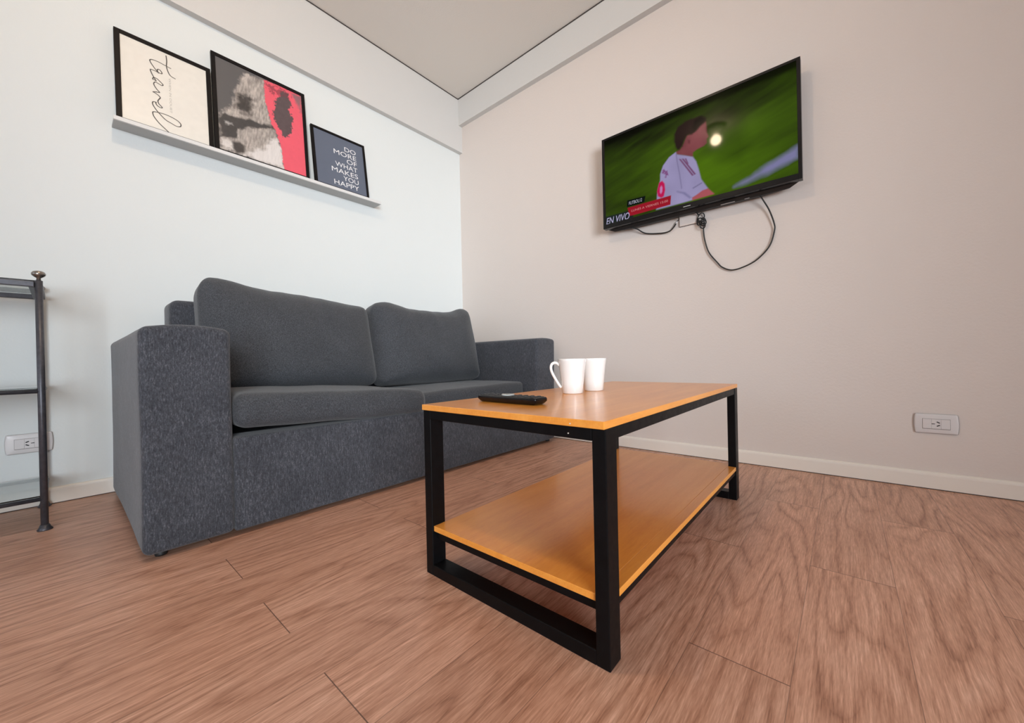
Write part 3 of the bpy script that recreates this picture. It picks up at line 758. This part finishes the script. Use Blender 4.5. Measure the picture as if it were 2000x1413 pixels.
def match(A, B):
    a, b = A+sa0, B+sb0
    st = fbm((a*0.95+b*0.25)*7, (b-a*0.28)*46, 41, 3); big = fbm((a+b)*3.0, (b-a*0.25)*9, 43, 2)
    cx = np.exp(-((a-0.56)/0.34)**2)*np.exp(-((b-0.15)/0.22)**2)
    g1 = np.clip(0.17+0.62*cx+0.35*(st-0.5)+0.55*(big-0.5)+0.15*np.clip(0.25-b, -0.3, 0.25), 0, 1)[..., None]
    img = srgb((34, 42, 16))*(1-g1)+srgb((92, 130, 18))*g1
    dk = np.clip((b-0.33)/0.17, 0, 1)[..., None]; img = img*(1-0.55*dk)*(1-0.8*np.clip((b-0.455)/0.02, 0, 1)[..., None])
    img = over(img, mask(a, b, SC['head_sh'], 0.03)*0.40, srgb((34, 50, 8)))
    img = over(img, mask(a, b, SC['line'], 0.014, 0.006, 30, 5)*0.92, srgb((150, 146, 196)))
    sh = (0.80+0.25*fbm(a*14, b*9, 51, 2))[..., None]
    img = over(img, mask(a, b, SC['skin'], 0.004), srgb((146, 78, 84))*(0.75+0.5*fbm(a*18, b*18, 55, 2))[..., None])
    img = over(img, mask(a, b, SC['shirt'], 0.003), srgb((186, 176, 222))*sh)
    img = over(img, mask(a, b, SC['arm'], 0.003), srgb((196, 100, 108)))
    img = over(img, mask(a, b, SC['hair'], 0.006, 0.004, 60, 7), srgb((44, 28, 28)))
    img = over(img, mask(a, b, SC['hairdark'], 0.008), srgb((14, 8, 10)))
    img = over(img, mask(a, b, SC['ear'], 0.005)*0.7, srgb((90, 40, 50)))
    for k in ('st1', 'st2', 'st3'): img = over(img, mask(a, b, SC[k], 0.0025)*0.9, srgb((120, 20, 84)))
    img = over(img, mask(a, b, SC['seam'], 0.003)*0.6, srgb((110, 100, 140)))
    img = over(img, mask(a, b, SC['sleeve'], 0.003)*0.6, srgb((90, 84, 120)))
    img = over(img, mask(a, b, SC['wr'], 0.005)*0.6, srgb((104, 104, 150)))
    img = over(img, mask(a, b, SC['name'], 0.003, 0.012, 140, 9)*0.8, srgb((140, 60, 130)))
    img = over(img, mask(a, b, SC['num_out'], 0.003), srgb((222, 32, 96)))
    img = over(img, mask(a, b, SC['num_in'], 0.003), srgb((226, 150, 212)))
    img = over(img, mask(a, b, SC['navy'], 0.004)*0.75, srgb((24, 20, 52)))
    img = over(img, mask(a, b, SC['black'], 0.0012), srgb((14, 22, 20)))
    img = over(img, mask(a, b, SC['red'], 0.0012), srgb((178, 30, 48)))
    return img
bm = picture_bm(sa1-sa0, sb1-sb0, 330, 180, match); xform(bm, Matrix.Translation((sa0, sb0, 0.0004)))
tb = text_bm('FUTBOL12', w=0.074, h=0.0175, shear=0.15); xform(tb, Matrix.Translation((0.155, 0.0925, 0.0007))); merge(bm, tb, 1)
tb = text_bm('LUNES A VIERNES 15:00', w=0.196, h=0.0115); xform(tb, Matrix.Translation((0.169, 0.0510, 0.0007))); merge(bm, tb, 2)
tb = text_bm('EN VIVO', w=0.140, h=0.038, bold=0.012, shear=0.25); xform(tb, Matrix.Translation((0.018, 0.0160, 0.0007))); merge(bm, tb, 3)
xform(bm, TM)
M_scr = vcol('screen_picture', 0.64, 0.05)
bsdf(M_scr).inputs['Specular IOR Level'].default_value = 0.06
link('screen', bm, [M_scr, glow('caption_white', lin(196, 196, 214), 0.8), glow('caption_pink', lin(226, 150, 150), 0.7), glow('caption_lilac', lin(176, 172, 204), 0.8)], tv)

# ------------------------------------------------------------ cords, cover plate, sockets
def cord(name, pts, r, label, cat, mt=M_cord):
    bm = bmesh.new(); tube(bm, catmull(pts, 8), r, 10); o = link(name, bm, mt, None, True, loc=pts[0])
    return tag(o, label, cat)
wx = XW-0.010
pc = empty('power_cord', (wx, 0.282, 1.26), 'black power cord hanging in a wide loop below the television', 'cord')
bm = bmesh.new(); pts = [(2.092, 0.283, 1.2485), (2.105, 0.275, 1.232), (2.12, 0.2534, 1.183), (2.125, 0.236, 1.12), (wx, 0.2355, 1.085), (wx, 0.255, 1.02), (wx, 0.3009, 0.970),
     (wx, 0.35, 0.945), (wx, 0.4071, 0.935), (wx, 0.45, 0.955), (wx, 0.4735, 0.984), (wx, 0.510, 1.04), (wx, 0.5275, 1.102), (wx, 0.533, 1.150), (wx-0.004, 0.531, 1.175)]
tube(bm, catmull(pts, 8), 0.0031, 10); link('cable', bm, M_cord, pc, True)
bm = bmesh.new()
kx = wx-0.006
for j, (cy, cz, ry, rz, tl) in enumerate(((0.545, 1.215, 0.015, 0.030, 0.35), (0.540, 1.200, 0.011, 0.024, -0.5), (0.533, 1.178, 0.012, 0.013, 0.2), (0.5285, 1.198, 0.010, 0.018, -0.25))):
    P_ = [(kx-0.004*math.sin(t*2+j)-0.003*j, cy+ry*math.cos(t)*math.cos(tl)-rz*math.sin(t)*math.sin(tl), cz+ry*math.cos(t)*math.sin(tl)+rz*math.sin(t)*math.cos(tl)) for t in [i*2*PI/24 for i in range(25)]]
    tube(bm, P_, 0.0029, 8, caps=False)
tube(bm, catmull([(kx, 0.553, 1.236), (kx-0.004, 0.556, 1.242), (2.10, 0.560, 1.2485)], 6), 0.0029, 8)
tube(bm, catmull([(kx-0.012, 0.522, 1.200), (kx-0.016, 0.537, 1.196), (kx-0.010, 0.553, 1.203)], 6), 0.005, 8)
link('tied_bundle', bm, M_cord, pc, True)
ac = empty('antenna_cable', (wx, 0.875, 1.256), 'short black cable sagging under the left end of the television', 'cable')
bm = bmesh.new(); tube(bm, catmull([(2.095, 0.900, 1.248), (2.112, 0.872, 1.240), (wx, 0.83, 1.210), (wx, 0.7456, 1.191), (wx, 0.70, 1.192), (wx, 0.675, 1.212), (wx, 0.667, 1.224)], 8), 0.0034, 10)
link('cable', bm, M_cord, ac, True)
bm = bmesh.new(); tube(bm, [(wx, 0.6675, 1.2235), (wx, 0.661, 1.2335)], 0.0036, 10); link('connector', bm, M_white, ac, True)
bm = bmesh.new(); tube(bm, catmull([(wx, 0.661, 1.2335), (wx, 0.652, 1.242), (2.10, 0.643, 1.2485)], 6), 0.0018, 8); link('wire_end', bm, M_cord, ac, True)

cp = empty('cover_plate', (XW, 0.605, 1.237), 'small plain white wall cover plate half hidden under the television', 'cover plate')
part('plate', (XW-0.010, 0.562, 1.203), (XW, 0.650, 1.268), M_wall2, cp, 0.003)
part('lower_strip', (XW-0.003, 0.5605, 1.2015), (XW, 0.6515, 1.203), M_dark, cp)  # thin dark strip along the lower edge of the plate

def outlet(name, P0, ax, nn, up, label, group, flip):
    """plate centred on P0 on the wall; ax along the wall (picture right), nn into the room"""
    M_ = Matrix((Vector(ax), Vector(up), Vector(nn))).transposed().to_4x4(); M_.translation = Vector(P0)
    t = empty(name, P0, label, 'socket', group)
    def pl(p, u):
        # bowed outline: short sides bulge
        p.x += math.copysign(0.0035*(1-u.y**2), p.x)*min(1, abs(u.x))
        if u.z > 0: p.z -= 0.003*max(abs(u.x), abs(u.y))**4
        return p
    bm = softbox((0.110, 0.074, 0.010), 0.0045, pl, 14, 5); xform(bm, M_ @ Matrix.Translation((0, 0, 0.005))); link('plate', bm, M_white, t, True)
    sgn = -1 if flip else 1
    bm = bmesh.new()
    for x_ in (-0.0358, 0.0350): box(bm, (x_, -0.0185, 0.0092), (x_+0.0008, 0.0185, 0.0102))
    box(bm, (-0.0358, -0.0195, 0.0092), (0.0358, -0.0182, 0.0103)); box(bm, (-0.0358, 0.0180, 0.0092), (0.0358, 0.0188, 0.0100))
    xform(bm, M_); link('module_gap', bm, mat('joint_shadow', (0.16, 0.13, 0.12), 0.7), t)
    for k, (xa, xb) in enumerate(((-0.0352, -0.0122), (-0.0118, 0.0118), (0.0122, 0.0352))):
        bm = bmesh.new(); box(bm, (xa, -0.018, 0.0085), (xb, 0.0178, 0.0112), 0.0006); xform(bm, M_)
        md = link('socket_module' if k == 1 else 'blank_module', bm, M_white, t)
        if k == 1:
            sl = bmesh.new()
            for cx_, cy_, w_, h_, an in ((-0.0078*sgn, 0, 0.0085, 0.0024, 0), (0.0052*sgn, 0.0060, 0.0092, 0.0036, -0.5*sgn), (0.0052*sgn, -0.0060, 0.0092, 0.0036, 0.5*sgn)):
                nb = bmesh.new(); box(nb, (-w_/2, -h_/2, 0), (w_/2, h_/2, 0.0004)); xform(nb, Matrix.Translation((cx_, cy_, 0.0110)) @ Matrix.Rotation(an, 4, 'Z')); merge(sl, nb)
            xform(sl, M_); link('slot', sl, M_slot, md)
    return t
outlet('wall_socket', (XW, -0.2555, 0.247), (0, -1, 0), (-1, 0, 0), (0, 0, 1), 'white wall socket low on the beige wall, right of the coffee table', 'wall sockets', False)
outlet('wall_socket', (-0.0840, YW, 0.245), (1, 0, 0), (0, -1, 0), (0, 0, 1), 'white wall socket behind the dark metal shelf rack, left of the sofa', 'wall sockets', True)

# ------------------------------------------------------------ metal rack with glass shelves
rk = empty('shelf_rack', (-0.25, 2.16, 0), 'dark metal shelf rack with glass shelves and round knobs, left of the sofa', 'rack')
RX1, RX0, RY0, RY1 = -0.044, -0.50, 1.985, 2.325
for (x_, y_) in ((RX1, RY0), (RX0, RY0), (RX1-0.007, RY1), (RX0, RY1)):
    bm = bmesh.new(); lathe(bm, [(0, 0.006), (0.0088, 0.006), (0.0088, 0.812), (0, 0.812)], (x_, y_, 0), 20); leg = link('leg', bm, M_rack, rk, True)
    bm = bmesh.new(); lathe(bm, [(0, 0), (0.017, 0), (0.018, 0.003), (0.014, 0.008), (0.0105, 0.018), (0, 0.018)], (x_, y_, 0), 24); link('foot', bm, M_rack, leg, True)
    bm = bmesh.new(); lathe(bm, [(0, 0.811), (0.0055, 0.811), (0.0045, 0.820), (0.010, 0.824), (0.0150, 0.829), (0.0160, 0.835), (0.0125, 0.841), (0.006, 0.8435), (0, 0.844)], (x_, y_, 0), 24); link('knob', bm, M_knob, leg, True)
for z_, hh in ((0.102, 0.013), (0.452, 0.013)):
    for y_ in (RY0, RY1):
        bm = bmesh.new(); tube(bm, [(RX0, y_, z_), (RX1, y_, z_)], 0.0065, 12); link('rail', bm, M_rack, rk, True)
    for x_ in (RX0, RX1):
        bm = bmesh.new(); tube(bm, [(x_, RY0, z_), (x_, RY1, z_)], 0.0065, 12); link('rail', bm, M_rack, rk, True)
    part('glass_shelf', (RX0-0.004, RY0-0.004, z_+0.0068), (RX1+0.004, RY1+0.004, z_+0.0118), M_glass, rk, 0.001)
for y_ in (RY0, RY1):
    part('rail', (RX0+0.009, y_-0.008, 0.790), (RX1-0.009, y_+0.008, 0.808), M_rack, rk, 0.002)
for x_ in (RX0, RX1):
    part('rail', (x_-0.008 if x_ == RX0 else x_-0.022, RY0+0.009, 0.790), (x_+0.022 if x_ == RX0 else x_+0.008, RY1-0.009, 0.808), M_rack, rk, 0.002)
part('glass_shelf', (RX0+0.006, RY0+0.006, 0.8085), (RX1-0.006, RY1-0.006, 0.8135), M_glass, rk, 0.001)
